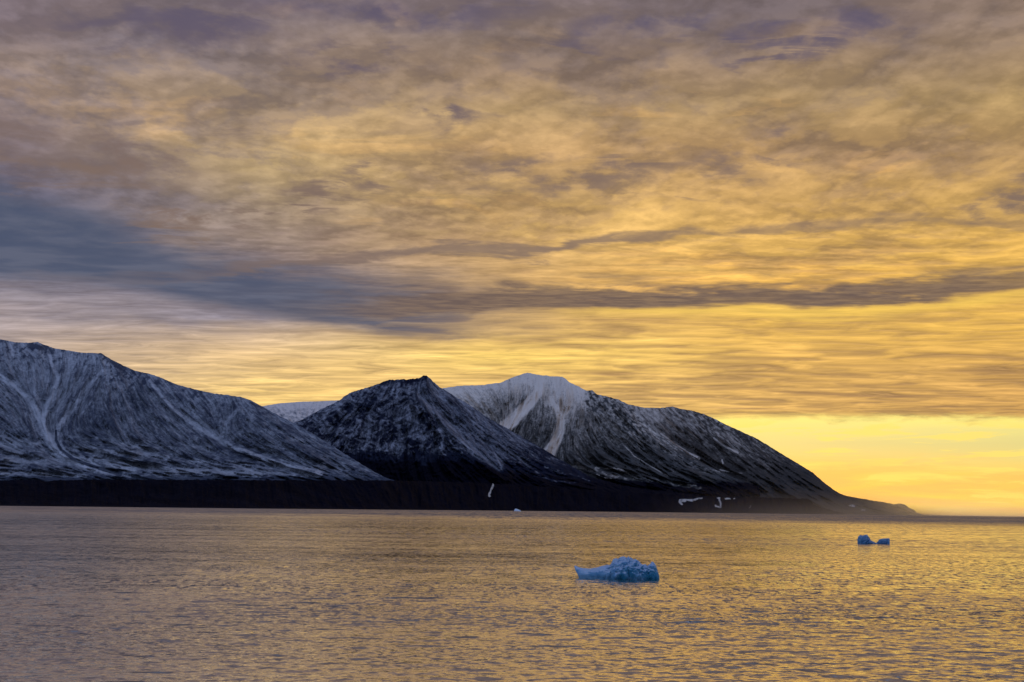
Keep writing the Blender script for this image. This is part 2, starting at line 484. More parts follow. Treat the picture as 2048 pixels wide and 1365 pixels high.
# ------------------------------------------------------------------ terrain layers
def mesh_grid(name, V, rows, ncol, mat, snow=None, wrap=False):
    me = bpy.data.meshes.new(name)
    nv = rows * ncol
    idx = np.arange(nv).reshape(rows, ncol)
    a = idx[:-1, :-1].ravel(); b = idx[:-1, 1:].ravel(); c = idx[1:, 1:].ravel(); d = idx[1:, :-1].ravel()
    q = np.stack([a, b, c, d], 1).astype(np.int32)
    me.vertices.add(nv); me.vertices.foreach_set('co', V.astype(np.float32).ravel())
    me.loops.add(q.size); me.loops.foreach_set('vertex_index', q.ravel())
    me.polygons.add(len(q))
    me.polygons.foreach_set('loop_start', np.arange(0, q.size, 4, dtype=np.int32))
    me.polygons.foreach_set('use_smooth', np.ones(len(q), bool))
    me.update(calc_edges=True)
    me.materials.append(mat)
    if snow is not None:
        at = me.attributes.new('snow', 'FLOAT', 'POINT')
        at.data.foreach_set('value', snow.astype(np.float32).ravel())
    o = bpy.data.objects.new(name, me)
    COL.objects.link(o)
    return o


LAY = {}
KD = 1.35                       # all distances of the range are given before this factor


def water_y(xs, D, z=-2.0):
    """photograph y at which ground at height z and distance D is seen in column xs"""
    lo = np.full(xs.shape, 900.0); hi = np.full(xs.shape, 1200.0)
    for _ in range(36):
        y = (lo + hi) / 2
        d = pix_dir(xs, y)
        zz_ = d[..., 2] / np.hypot(d[..., 0], d[..., 1]) * D + CAM_H
        lo = np.where(zz_ > z, y, lo); hi = np.where(zz_ > z, hi, y)
    return (lo + hi) / 2



def terrain(name, key, sil, foot, d_ridge, d_foot, mat, guides=(), snow_fn=None, jag=1.2, relief=(60, 25), pitch=1.3,
            default=(0, 1), licn=6, iso=12, curve=1.15, back=1800, label=None, amp_mid=1.0, seed=1):
    """a mountain face: skyline and foot traced, with its own distances, relief, gullies and a back slope"""
    global CX0, CX1, GX, GY
    sx = np.array([p[0] for p in sil], float); sy = np.array([p[1] for p in sil], float)
    x0, x1 = sx[0], sx[-1]
    CX0, CX1 = int(x0) - 6, int(x1) + 7
    GX, GY = np.meshgrid(np.arange(CX0, CX1, dtype=float), np.arange(CY0, CY1, dtype=float))
    ncol = int((x1 - x0) / pitch)
    xs = np.linspace(x0, x1, ncol)
    yr = np.interp(xs, sx, sy)
    yr = yr + jag * (fbm(xs / 9.0, xs * 0 + seed, 4, seed, 0.6) + 0.6 * fbm(xs / 40, xs * 0 + 5, 3, seed + 4)) * 1.3
    fy = np.interp(xs, [p[0] for p in foot], [p[1] for p in foot])
    Dr = KD * np.interp(xs, [p[0] for p in d_ridge], [p[1] for p in d_ridge])
    Df = KD * np.interp(xs, [p[0] for p in d_foot], [p[1] for p in d_foot])
    fy = np.maximum(water_y(xs, Df), yr + 1)
    rows = max(12, int((fy - yr).max() / pitch))
    v = np.linspace(0, 1, rows)[:, None]
    Y = fy[None] + (yr - fy)[None] * v
    X = np.repeat(xs[None], rows, 0)
    D = Df[None] + (Dr - Df)[None] * v ** curve
    vf = flow(guides, default)
    rng = np.random.RandomState(seed)
    white = rng.rand(*GX.shape) - 0.5
    soft = fbm(GX / 5, GY / 5, 3, seed + 9)
    wide = fbm(GX / 16, GY / 16, 3, seed + 19)
    Lf = lic(white, vf, licn)
    Lm = lic(soft, vf, licn + 3, 1.5)
    Lw = lic(wide, vf, licn + 8, 2.5)
    S = snow_fn(Lf, Lm, Lw) if snow_fn else np.zeros(GX.shape)
    R = Lw * relief[0] + Lm * relief[1] + iso * 2 * fbm((GX + 30 * fbm(GX / 60, GY / 40, 3, seed + 80)) / 24, (GY + 20 * fbm(GX / 40, GY / 50, 3, seed + 81)) / 18, 5, seed + 60, 0.6, ridged=True)
    for i, g in enumerate(guides):
        if g['s'] or g['d']:
            mk = line_mask(g['p'], g['w0'], g['w1'], g['wob'], seed + i)
            mk = mk * (np.clip(0.82 + 0.9 * fbm(GX / 13, GY / 13, 4, seed + 90 + i, .65), 0.25, 1) if g['wob'] > 0.2 else 1)
            if g['s'] > 0: S = np.maximum(S, S * (1 - mk) + mk * (g['s'] + 0.05 * Lm))
            elif g['s'] < 0: S = S + g['s'] * mk
        if g['d']:
            R = R + g['d'] * line_mask(g['p'], g['w0'] * 2.5 + 6, g['w1'] * 2.5 + 6, g['wob'], seed + i)
    env = (np.clip(v * 8, 0, 1) * np.clip((1 - v) * 5, 0.0, 1)) ** 0.8
    D = D + samp(R, X, Y) * env * amp_mid * KD
    sn = samp(S, X, Y)
    dirs = pix_dir(X, Y)
    hor = np.hypot(dirs[..., 0], dirs[..., 1])
    V = dirs / hor[..., None] * D[..., None] + np.array([0, 0, CAM_H])
    V[..., 2] = np.maximum(V[..., 2], -3.0)
    print(name, key, 'foot z', V[0, :, 2].min(), V[0, :, 2].max())
    # the far side
    nb = 14
    top = V[-1]
    hd = dirs[-1] / hor[-1][:, None]
    B = []
    for k in range(1, nb + 1):
        t = k / nb
        p = top + hd * (back * KD * t)
        p[:, 2] = top[:, 2] * (1 - t ** 0.9) - 4 * t + (top[:, 2] * 0.12 * t * (1 - t)) * fbm(xs / 30, xs * 0 + t * 4, 3, seed + 40)
        B.append(p)
    V = np.concatenate([V, np.array(B)], 0)
    sn = np.concatenate([sn, np.repeat(sn[-1:], nb, 0)], 0)
    o = mesh_grid(name, V, rows + nb, ncol, mat, sn)
    o['kind'] = 'structure'
    if label: o['label'] = label
    LAY[key] = dict(xs=xs, yr=yr, fy=fy, D=D, rows=rows)
    return o


def layer_depth(key, x, y):
    L = LAY[key]
    ci = np.clip(np.searchsorted(L['xs'], x), 0, len(L['xs']) - 1)
    t = (y - L['fy'][ci]) / (L['yr'][ci] - L['fy'][ci])
    ri = np.clip(int(round(t * (L['rows'] - 1))), 0, L['rows'] - 1)
    return L['D'][ri, ci]


# --- left mountain
gl = [
    G([(-300, 760), (-150, 800), (-40, 860), (40, 905)], 6, 10, .55, 30),
    G([(-20, 738), (30, 775), (62, 800), (74, 828), (92, 866), (108, 896), (140, 918), (190, 934), (260, 944)], 3, 11, .85, 60),
    G([(96, 702), (104, 728), (116, 757), (106, 790), (90, 818), (86, 845)], 3, 5, .8, 35),
    G([(66, 735), (70, 788), (86, 815)], 2, 4, .65, 25),
    G([(140, 715), (128, 765), (110, 798), (92, 826)], 3, 4, .6, 25),
    G([(205, 742), (165, 785), (146, 818), (122, 846), (110, 872), (124, 898)], 3, 5, .75, 30),
    G([(165, 730), (148, 768), (130, 800), (112, 835)], 2, 3, .45, 20),
    G([(8, 690), (12, 715), (30, 750)], 3, 3, .5, 20),
    G([(112, 862), (112, 880), (122, 900), (146, 918), (182, 932), (240, 948)], 2, 4, -0.75, 0, .1),
    G([(150, 890), (175, 915), (215, 935), (270, 952)], 2, 5, -0.5, 0),
    G([(300, 762), (328, 798), (350, 824), (380, 843), (420, 869), (460, 892), (510, 911), (560, 930), (640, 948)], 3, 6, .7, 40),
    G([(390, 828), (410, 850), (442, 876)], 3, 3, .6, 20),
    G([(478, 815), (452, 846), (444, 874)], 3, 3, .55, 20),
    G([(440, 830), (440, 858), (446, 880)], 2, 2, .45, 10),
    G([(210, 712), (222, 742), (232, 790), (242, 840), (250, 890)], 3, 10, 0, -110),
    G([(470, 795), (510, 830), (560, 880), (620, 930)], 3, 10, 0, -90),
    G([(560, 838), (640, 885), (700, 922), (760, 955)], 3, 4, .12, 0),
    G([(500, 808), (580, 862), (660, 908), (740, 950)], 3, 4, .0, 0),
    G([(250, 750), (290, 820), (330, 880), (380, 930)], 3, 4, .0, 0),
    G([(60, 900), (100, 925), (160, 945)], 3, 4, .0, 0),
    G([(-200, 920), (-60, 922), (60, 920), (150, 926)], 7, 6, .5, 0, .5),
    G([(150, 892), (230, 906), (310, 908), (335, 915)], 4, 3, .62, 0, .4),
    G([(180, 918), (280, 936), (400, 944), (520, 950)], 5, 5, .62, 0, .5),
    G([(-200, 948), (0, 946), (90, 948), (170, 952)], 4, 4, .6, 0, .5),
    G([(490, 940), (560, 948), (640, 953)], 4, 3, .6, 0, .5),
    G([(205, 708), (230, 726), (262, 744)], 6, 8, -.3, 0, .6),
    G([(60, 692), (90, 696), (100, 704)], 5, 6, -.4, 0, .6),
]


def snow_left(Lf, Lm, Lw):
    top = sstep(GY, 860, 720) * sstep(GX, 420, 150)
    s = 0.40 + 0.10 * top
    s = s + 0.08 * Lf + 0.05 * Lm + 0.06 * Lw + 0.16 * fbm(GX / 5, GY / 4, 4, 72, .7) + 0.10 * fbm(GX / 30, GY / 22, 4, 74)
    s = s + 0.30 * np.exp(-((GY - (900 + 0.03 * GX)) / 34) ** 2) * sstep(GX, 700, 400) * fbm(GX / 26, GY / 9, 5, 71, .6) * 1.6
    s = s - 0.10 * blob(650, 915, 120, 40, 28) - 0.2 * blob(480, 905, 60, 18) - 0.15 * blob(200, 850, 60, 40) - 0.1 * blob(270, 780, 40, 40)
    # dark outcrops under the skyline
    rk = np.clip(fbm(GX / 11 + GY / 26, GY / 11, 4, 73, .6) - 0.08, 0, 1)
    s = s - 1.5 * rk * (blob(60, 700, 130, 26) + blob(235, 745, 62, 45, 35) + 0.5 * blob(380, 790, 160, 26, 18))
    s = s - 0.55 * sstep(GY, 950, 962)
    s = s - 0.25 * np.exp(-((GY - 953) / 7) ** 2) * (fbm(GX / 20, GY / 3, 3, 77) > 0.05)
    return s


# --- the parts of each layer are built far to near
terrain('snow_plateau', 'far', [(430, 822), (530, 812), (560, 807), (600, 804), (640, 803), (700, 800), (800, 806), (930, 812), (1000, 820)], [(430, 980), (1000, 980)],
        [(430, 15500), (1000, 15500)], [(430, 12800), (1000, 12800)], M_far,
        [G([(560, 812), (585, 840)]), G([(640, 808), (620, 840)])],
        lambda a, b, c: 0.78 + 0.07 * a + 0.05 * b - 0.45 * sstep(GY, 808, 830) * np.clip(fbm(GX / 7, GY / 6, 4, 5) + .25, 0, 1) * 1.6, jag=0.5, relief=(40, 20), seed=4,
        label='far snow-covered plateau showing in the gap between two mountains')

# right mountain running down into the headland
gr = [
    G([(1265, 812), (1262, 835), (1300, 850), (1320, 868)], 4, 3, .6, 20),
    G([(1322, 868), (1350, 889), (1372, 904), (1398, 917)], 1.6, 2.2, 1.0, 10, .1),
    G([(1428, 876), (1450, 893), (1476, 906)], 1.4, 1.6, .8, 10, .1),
    G([(1325, 818), (1350, 840), (1380, 866)], 3, 2, .35, 25),
    G([(1415, 838), (1445, 868), (1480, 905), (1520, 940)], 3, 8, .0, -60),
    G([(1360, 822), (1400, 860), (1450, 905), (1520, 950)], 4, 8, -.05, -50),
    G([(1480, 865), (1530, 905), (1600, 950), (1680, 992)], 4, 8, 0, 20),
    G([(1280, 820), (1330, 880), (1400, 940)], 3, 3),
    G([(1455, 855), (1470, 880), (1490, 905)], 3, 3, .25, 20),
    G([(1590, 930), (1640, 970), (1700, 1000), (1760, 1015)], 3, 3),
    G([(1444, 920), (1446, 928)], 1.2, 1.2, .9, 0, 0), G([(1440, 940), (1458, 944)], 1.2, 1.2, .8, 0, .1),
    G([(1462, 945), (1484, 947)], 1, 1, .5, 0, .1), G([(1380, 943), (1400, 947)], 1, 1, .4, 0, .1),
]


def snow_right(Lf, Lm, Lw):
    h = sstep(GY - np.interp(GX, [1230, 1400, 1528, 1650, 1845], [806, 830, 886, 967, 1029]), 110, 8)
    s = 0.07 + (0.32 + 0.14 * Lf + 0.08 * Lm + 0.06 * Lw) * h * sstep(GX, 1660, 1440)
    s = s + 0.03 * Lf - 0.42 * sstep(GY, 925, 1005) * (1 - 0.5 * sstep(GX, 1600, 1800))
    s = s + 0.22 * sstep(GX, 1400, 1260) * h
    rk = np.clip(fbm(GX / 8, GY / 8, 4, 33) - .05, 0, 1)
    s = s - 1.4 * rk * (blob(1425, 842, 40, 14, 25) + .4 * blob(1500, 880, 60, 14, 28))
    return s


terrain('mountain', 'right', [(1180, 812), (1240, 806), (1290, 816), (1320, 816), (1345, 813), (1360, 818), (1390, 823), (1408, 829), (1420, 834), (1445, 846), (1475, 860), (1510, 876), (1528, 886), (1550, 900), (1600, 930),
        (1625, 945), (1650, 967), (1670, 982), (1688, 991), (1720, 997), (1745, 1002), (1765, 1004), (1788, 1009), (1800, 1007.5), (1809, 1009), (1818, 1016), (1828, 1020), (1833, 1026), (1840, 1027), (1846, 1030)],
        [(1180, 1000), (1500, 1025), (1690, 1027.6), (1846, 1030)],
        [(1180, 13500), (1400, 12800), (1600, 12300), (1846, 12000)], [(1180, 11500), (1500, 10800), (1690, 11000), (1846, 11900)], M_head, gr, snow_right,
        jag=1.1, relief=(45, 20), default=(0.75, 0.65), seed=21, back=1500,
        label='dark ridge sloping down to a low headland at the right')

# back mountain with the two snow chutes
gb = [
    G([(1082, 762), (1077, 785), (1058, 808), (1038, 828), (1022, 845), (1000, 866)], 7, 12, 1.25, 50, .15),
    G([(1100, 796), (1112, 815), (1122, 838), (1121, 862), (1110, 885), (1094, 912)], 3, 11, 1.25, 50, .15),
    G([(1140, 808), (1132, 826), (1124, 842)], 3, 4, 1.05, 20),
    G([(1160, 815), (1140, 830), (1126, 846)], 1, 2, .6, 0),
    G([(1020, 808), (1024, 826), (1030, 835)], 2, 3, .7, 10),
    G([(930, 776), (960, 800), (1000, 840)], 4, 4, .1),
    G([(1160, 780), (1164, 815), (1160, 850), (1175, 900), (1200, 935)], 3, 12, 0, -130),
    G([(1055, 750), (1080, 830), (1060, 900)], 3, 12, 0, -60),
    G([(1180, 790), (1215, 832), (1262, 885), (1320, 945)], 3, 6, .1, 30),
    G([(1250, 892), (1268, 912), (1300, 932), (1335, 952)], 1, 1, .6, 0, .1),
    G([(1205, 798), (1250, 840), (1300, 890), (1360, 940), (1400, 960)], 3, 8, -.1, -60),
    G([(1180, 870), (1210, 910), (1260, 950)], 3, 3, .1, 10),
    G([(1235, 806), (1262, 832), (1310, 872)], 2, 2, .3, 20),
    G([(1190, 936), (1240, 938), (1262, 950)], 2, 2, .6, 0, .6),
    G([(1150, 930), (1220, 952), (1300, 960), (1400, 976)], 4, 3, .45, 0, .8),
    G([(1210, 956), (1222, 958)], 1.5, 1.5, 1.1, 0, 0), G([(1194, 949), (1198, 951)], 1.3, 1.3, 1.1, 0, 0),
]


def snow_back(Lf, Lm, Lw):
    dk = sstep(GX - (GY - 780) * 0.1, 1160, 1180)
    y = GY - np.interp(GX, [880, 1055, 1130, 1290, 1400], [776, 746, 760, 840, 925])
    s = 0.62 - 0.0023 * y + 0.10 * Lf + 0.05 * Lm + 0.05 * Lw + 0.2 * fbm(GX / 4, GY / 4, 4, 44, .7)
    s = s + 0.28 * sstep(y, 60, 0) * (1 - dk)
    s = s + 0.25 * blob(1125, 805, 26, 30)
    s = s - 0.12 * dk - 0.10 * blob(1070, 855, 40, 40)
    rk = np.clip(fbm(GX / 8 - GY / 20, GY / 8, 4, 43) + .02, 0, 1)
    s = s - 1.7 * rk * dk * (blob(1185, 800, 40, 26, 30) + blob(1260, 840, 70, 22, 42) + .8 * blob(1170, 820, 10, 30))
    s = s - 0.28 * sstep(GY, 860, 930) * sstep(GX, 1100, 1250) - 1.4 * sstep(GY, 945, 985)
    return s


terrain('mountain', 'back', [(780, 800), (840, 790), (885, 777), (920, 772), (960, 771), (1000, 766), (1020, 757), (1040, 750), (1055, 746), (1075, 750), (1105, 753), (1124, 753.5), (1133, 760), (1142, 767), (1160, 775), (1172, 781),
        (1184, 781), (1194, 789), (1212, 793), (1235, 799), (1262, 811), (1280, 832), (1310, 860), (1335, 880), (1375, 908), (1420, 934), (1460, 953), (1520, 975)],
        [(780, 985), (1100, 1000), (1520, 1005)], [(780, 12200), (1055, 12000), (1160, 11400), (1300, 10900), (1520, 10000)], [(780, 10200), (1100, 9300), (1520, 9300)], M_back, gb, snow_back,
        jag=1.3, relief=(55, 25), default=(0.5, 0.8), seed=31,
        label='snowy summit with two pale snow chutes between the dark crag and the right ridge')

# dark pyramid
gp = [
    G([(848, 754), (832, 778), (824, 794), (850, 822), (872, 842), (894, 868), (925, 898), (960, 925), (1005, 950)], 2, 4, 0, -120, .15),
    G([(840, 790), (875, 832), (905, 865), (950, 900), (1000, 935)], 5, 9, .46, 20),
    G([(916, 876), (930, 890), (946, 905)], 1, 2, .75, 0, .1),
    G([(974, 880), (986, 900), (1003, 935)], 1, 1.4, .55, 10, .1),
    G([(862, 770), (900, 800), (960, 850), (1040, 905), (1120, 945)], 3, 6, .1, -30),
    G([(880, 790), (930, 840), (990, 885), (1060, 930)], 4, 7, .18, 25),
    G([(745, 778), (720, 810), (690, 845)], 2, 3, .3, 30), G([(780, 765), (760, 800), (735, 830), (738, 850)], 2, 4, .35, 40),
    G([(690, 800), (660, 825), (635, 850)], 2, 3, .3, 20), G([(710, 820), (680, 850), (660, 880)], 2, 2, .2, 20),
    G([(800, 790), (790, 830), (800, 865), (798, 900)], 3, 5, .42, 50), G([(845, 835), (820, 865), (804, 890), (798, 915)], 2, 4, .4, 40),
    G([(868, 850), (850, 875), (842, 900)], 2, 3, .35, 25), G([(736, 832), (740, 850), (735, 885)], 3, 4, .42, 30),
    G([(880, 868), (868, 890), (870, 915)], 2, 3, .3, 20),
    G([(770, 870), (765, 900), (790, 925)], 2, 2, .2, 15), G([(900, 880), (920, 900), (945, 925)], 3, 3, .2, 10),
    G([(1040, 920), (1060, 935), (1080, 950)], 2, 2, .4, 0, .6), G([(1090, 935), (1130, 948), (1180, 960)], 2, 2, .45, 0, .6), G([(1070, 952), (1110, 962), (1150, 966)], 2, 2, .35, 0, .6),
]


def snow_pyr(Lf, Lm, Lw):
    line = np.interp(GY, [750, 792, 822, 842, 868, 898, 925, 950], [856, 824, 850, 872, 894, 925, 960, 1005])
    rt = sstep(GX - line, -4, 6)
    wx_ = GX + 26 * fbm(GX / 45, GY / 30, 3, 151); wy_ = GY + 20 * fbm(GX / 35, GY / 35, 3, 152)
    rough = 0.7 * fbm(wx_ / 30 + wy_ / 26, wy_ / 20 - wx_ / 60, 6, 53, .66, ridged=True) + 0.5 * fbm(wx_ / 60, wy_ / 40, 3, 153)
    rough2 = fbm(wx_ / 9, wy_ / 6, 4, 57, .7)
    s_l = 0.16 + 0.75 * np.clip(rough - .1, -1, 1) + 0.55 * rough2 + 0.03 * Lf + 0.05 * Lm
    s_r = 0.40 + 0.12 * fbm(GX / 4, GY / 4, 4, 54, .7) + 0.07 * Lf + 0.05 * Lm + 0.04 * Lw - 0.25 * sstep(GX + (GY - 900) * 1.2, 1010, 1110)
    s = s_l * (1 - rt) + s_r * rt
    top = sstep(GY, 778, 760)
    s = s - 0.25 * top * (1 - rt)
    s = s - 1.9 * sstep(GY + 14 * fbm(GX / 20, GY / 10, 3, 58), 895, 955) * (1 - rt) - 1.3 * sstep(GY - GX * .1, 815, 865) * rt
    s = s + 0.55 * np.clip(fbm(GX / 14, GY / 4, 4, 59) - .12, 0, 1) * rt * blob(1080, 945, 110, 18, 12) * 2.2
    return s


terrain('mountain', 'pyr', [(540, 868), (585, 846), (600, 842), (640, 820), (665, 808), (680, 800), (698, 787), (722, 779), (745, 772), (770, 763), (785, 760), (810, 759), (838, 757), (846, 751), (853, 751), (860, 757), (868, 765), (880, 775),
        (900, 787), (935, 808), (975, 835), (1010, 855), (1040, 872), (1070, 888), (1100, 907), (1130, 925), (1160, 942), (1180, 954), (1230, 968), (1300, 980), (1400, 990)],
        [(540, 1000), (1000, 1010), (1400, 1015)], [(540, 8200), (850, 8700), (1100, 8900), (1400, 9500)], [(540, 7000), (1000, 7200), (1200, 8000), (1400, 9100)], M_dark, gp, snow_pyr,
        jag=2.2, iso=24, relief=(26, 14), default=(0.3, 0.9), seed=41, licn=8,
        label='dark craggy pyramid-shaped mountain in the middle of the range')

terrain('mountain', 'left', [(-410, 672), (-300, 660), (-150, 668), (-60, 672), (0, 679), (12, 681), (30, 684.5), (50, 686), (62, 686), (76, 684.5), (86, 689), (110, 697), (140, 702), (165, 706), (203, 707), (212, 713), (222, 719), (248, 732), (270, 742), (300, 748),
        (325, 757), (355, 770), (390, 779), (420, 786), (465, 792), (480, 794), (500, 800), (522, 812), (545, 825), (575, 840), (600, 852), (640, 877), (680, 902), (720, 927), (750, 945), (775, 957), (820, 970)],
        [(-410, 990), (0, 990), (820, 992)], [(-410, 8600), (100, 8400), (300, 7800), (520, 7200), (820, 6100)], [(-410, 5500), (0, 5600), (500, 5600), (820, 5700)], M_left, gl, snow_left,
        jag=1.1, relief=(34, 14), default=(0.45, 0.9), seed=51,
        label='broad snow-dusted mountain filling the left of the range')

# coast: black cliff and bench in front of everything
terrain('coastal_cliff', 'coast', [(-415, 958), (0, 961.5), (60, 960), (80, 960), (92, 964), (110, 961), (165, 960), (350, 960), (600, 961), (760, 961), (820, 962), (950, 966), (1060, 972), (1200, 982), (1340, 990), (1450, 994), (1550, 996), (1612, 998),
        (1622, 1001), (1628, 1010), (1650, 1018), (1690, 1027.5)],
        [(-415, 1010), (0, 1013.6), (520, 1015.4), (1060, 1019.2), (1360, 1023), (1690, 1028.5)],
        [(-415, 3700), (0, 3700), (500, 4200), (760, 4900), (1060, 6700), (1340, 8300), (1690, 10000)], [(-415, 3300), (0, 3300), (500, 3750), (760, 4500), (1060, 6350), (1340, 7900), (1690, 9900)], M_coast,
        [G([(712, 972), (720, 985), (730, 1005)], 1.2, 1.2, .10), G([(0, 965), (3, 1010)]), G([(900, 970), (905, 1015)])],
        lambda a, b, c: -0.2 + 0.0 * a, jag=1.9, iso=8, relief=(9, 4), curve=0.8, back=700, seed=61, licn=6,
        label='black coastal cliff along the foot of the mountains')


# ------------------------------------------------------------------ things lying on the shore slopes
def tag(o, label, cat, group=None):
    o['label'] = label; o['category'] = cat
    if group: o['group'] = group
    return o


def snow_patch(key, pts, label, group='old snow patches left on the dark shore slopes', off=10.0):
    bm = bmesh.new()
    px = np.array([p[0] for p in pts]); py = np.array([p[1] for p in pts])
    st = 0.45
    gx = np.arange(px.min() - 1, px.max() + 1, st); gy = np.arange(py.min() - 1, py.max() + 1, st * 0.8)
    vert = {}

    def inside(x, y):
        x += 0.5 * math.sin(y * 2.3 + x); y += 0.3 * math.sin(x * 1.9)
        c = False; j = len(pts) - 1
        for i in range(len(pts)):
            xi, yi = pts[i]; xj, yj = pts[j]
            if (yi > y) != (yj > y) and x < (xj - xi) * (y - yi) / (yj - yi) + xi: c = not c
            j = i
        return c

    def gv(i, j):
        if (i, j) not in vert:
            d = pix_dir(gx[i], gy[j]); h = math.hypot(d[0], d[1])
            D = layer_depth(key, gx[i], gy[j]) - off
            vert[i, j] = bm.verts.new((d[0] / h * D, d[1] / h * D, CAM_H + d[2] / h * D))
        return vert[i, j]
    fs = []
    for i in range(len(gx) - 1):
        for j in range(len(gy) - 1):
            if inside(gx[i] + st / 2, gy[j] + st / 2):
                fs.append(bm.faces.new((gv(i, j), gv(i, j + 1), gv(i + 1, j + 1), gv(i + 1, j))))
    r = bmesh.ops.extrude_face_region(bm, geom=fs)
    vs = [v for v in r['geom'] if isinstance(v, bmesh.types.BMVert)]
    bmesh.ops.translate(bm, verts=vs, vec=(0, 22, -3))
    bmesh.ops.triangulate(bm, faces=bm.faces[:])
    bmesh.ops.recalc_face_normals(bm, faces=bm.faces[:])
    me = bpy.data.meshes.new('snow_patch'); bm.to_mesh(me); bm.free()
    me.materials.append(M_patch)
    # origin at the patch
    c = Vector(np.mean([v.co[:] for v in me.vertices], 0)); me.transform(Matrix.Translation(-c))
    o = bpy.data.objects.new('snow_patch', me); o.location = c
    COL.objects.link(o)
    return tag(o, label, 'snow patch', group)


random.seed(5)
snow_patch('coast', [(985.5, 967), (988, 970), (987, 976), (983, 981), (982.5, 984), (981, 988), (980, 990), (981.5, 993), (979, 995), (975.5, 992), (976.5, 987), (980, 983), (981, 978), (983.5, 973)],
           'thin upright streak of snow low on the black cliff below the pyramid mountain')
snow_patch('coast', [(1359, 999), (1365, 998.3), (1373, 998.6), (1378, 998.8), (1388, 998.6), (1394, 996.4), (1400, 995.6), (1406, 996), (1403, 998.2), (1396, 998.6), (1391, 1001.5), (1384, 1003.8), (1378, 1002.5), (1374, 1001.5), (1370, 1004.8), (1363, 1003.8), (1366, 1010), (1363, 1011), (1358, 1006), (1357, 1003)],
           'longest wavy snow patch low on the brown shore slope at the right')
snow_patch('coast', [(1433, 996), (1438, 994.8), (1441, 996), (1440, 999), (1442, 1004), (1443, 1009), (1442, 1012), (1443, 1016), (1440, 1016.5), (1436, 1015), (1431, 1014.5), (1429, 1011), (1431, 1009.5), (1435, 1012.5), (1439, 1013), (1440, 1009), (1438, 1002), (1437, 998.5)],
           'hook-shaped snow patch with a foot, between the wavy patch and two small ones')
snow_patch('coast', [(1449, 997), (1453, 996), (1459, 996.4), (1463, 999), (1458, 999), (1452, 999.5), (1449, 999)], 'small flat snow patch just right of the hook-shaped one')
snow_patch('coast', [(1466.5, 997), (1469, 996.6), (1471, 998), (1468, 999)], 'tiny snow dot right of the small flat snow patch')
snow_patch('coast', [(1500, 1010.5), (1502.5, 1011), (1502, 1014), (1499, 1017.5), (1498, 1017), (1500.5, 1014)], 'tiny upright snow streak alone on the brown slope near the waterline')
snow_patch('right', [(1697, 1011), (1702, 1010), (1706, 1009), (1708, 1011), (1711, 1012.5), (1709, 1014.5), (1704, 1014), (1700, 1013)], 'larger snow patch on the headland slope')
snow_patch('right', [(1722, 1020), (1725, 1018.6), (1730, 1019.6), (1730, 1022.4), (1724, 1022.8)], 'smaller snow patch lower on the headland, nearer its tip')
snow_patch('coast', [(1318, 988.8), (1325, 988.2), (1326, 990), (1320, 990.6)], 'tiny snow dot on the dark slope left of the wavy patch') if False else None


# ------------------------------------------------------------------ water: one sheet of real waves out to the horizon
RIPPLE, SWELL, FLECK = 0.6, 0.5, 0.55


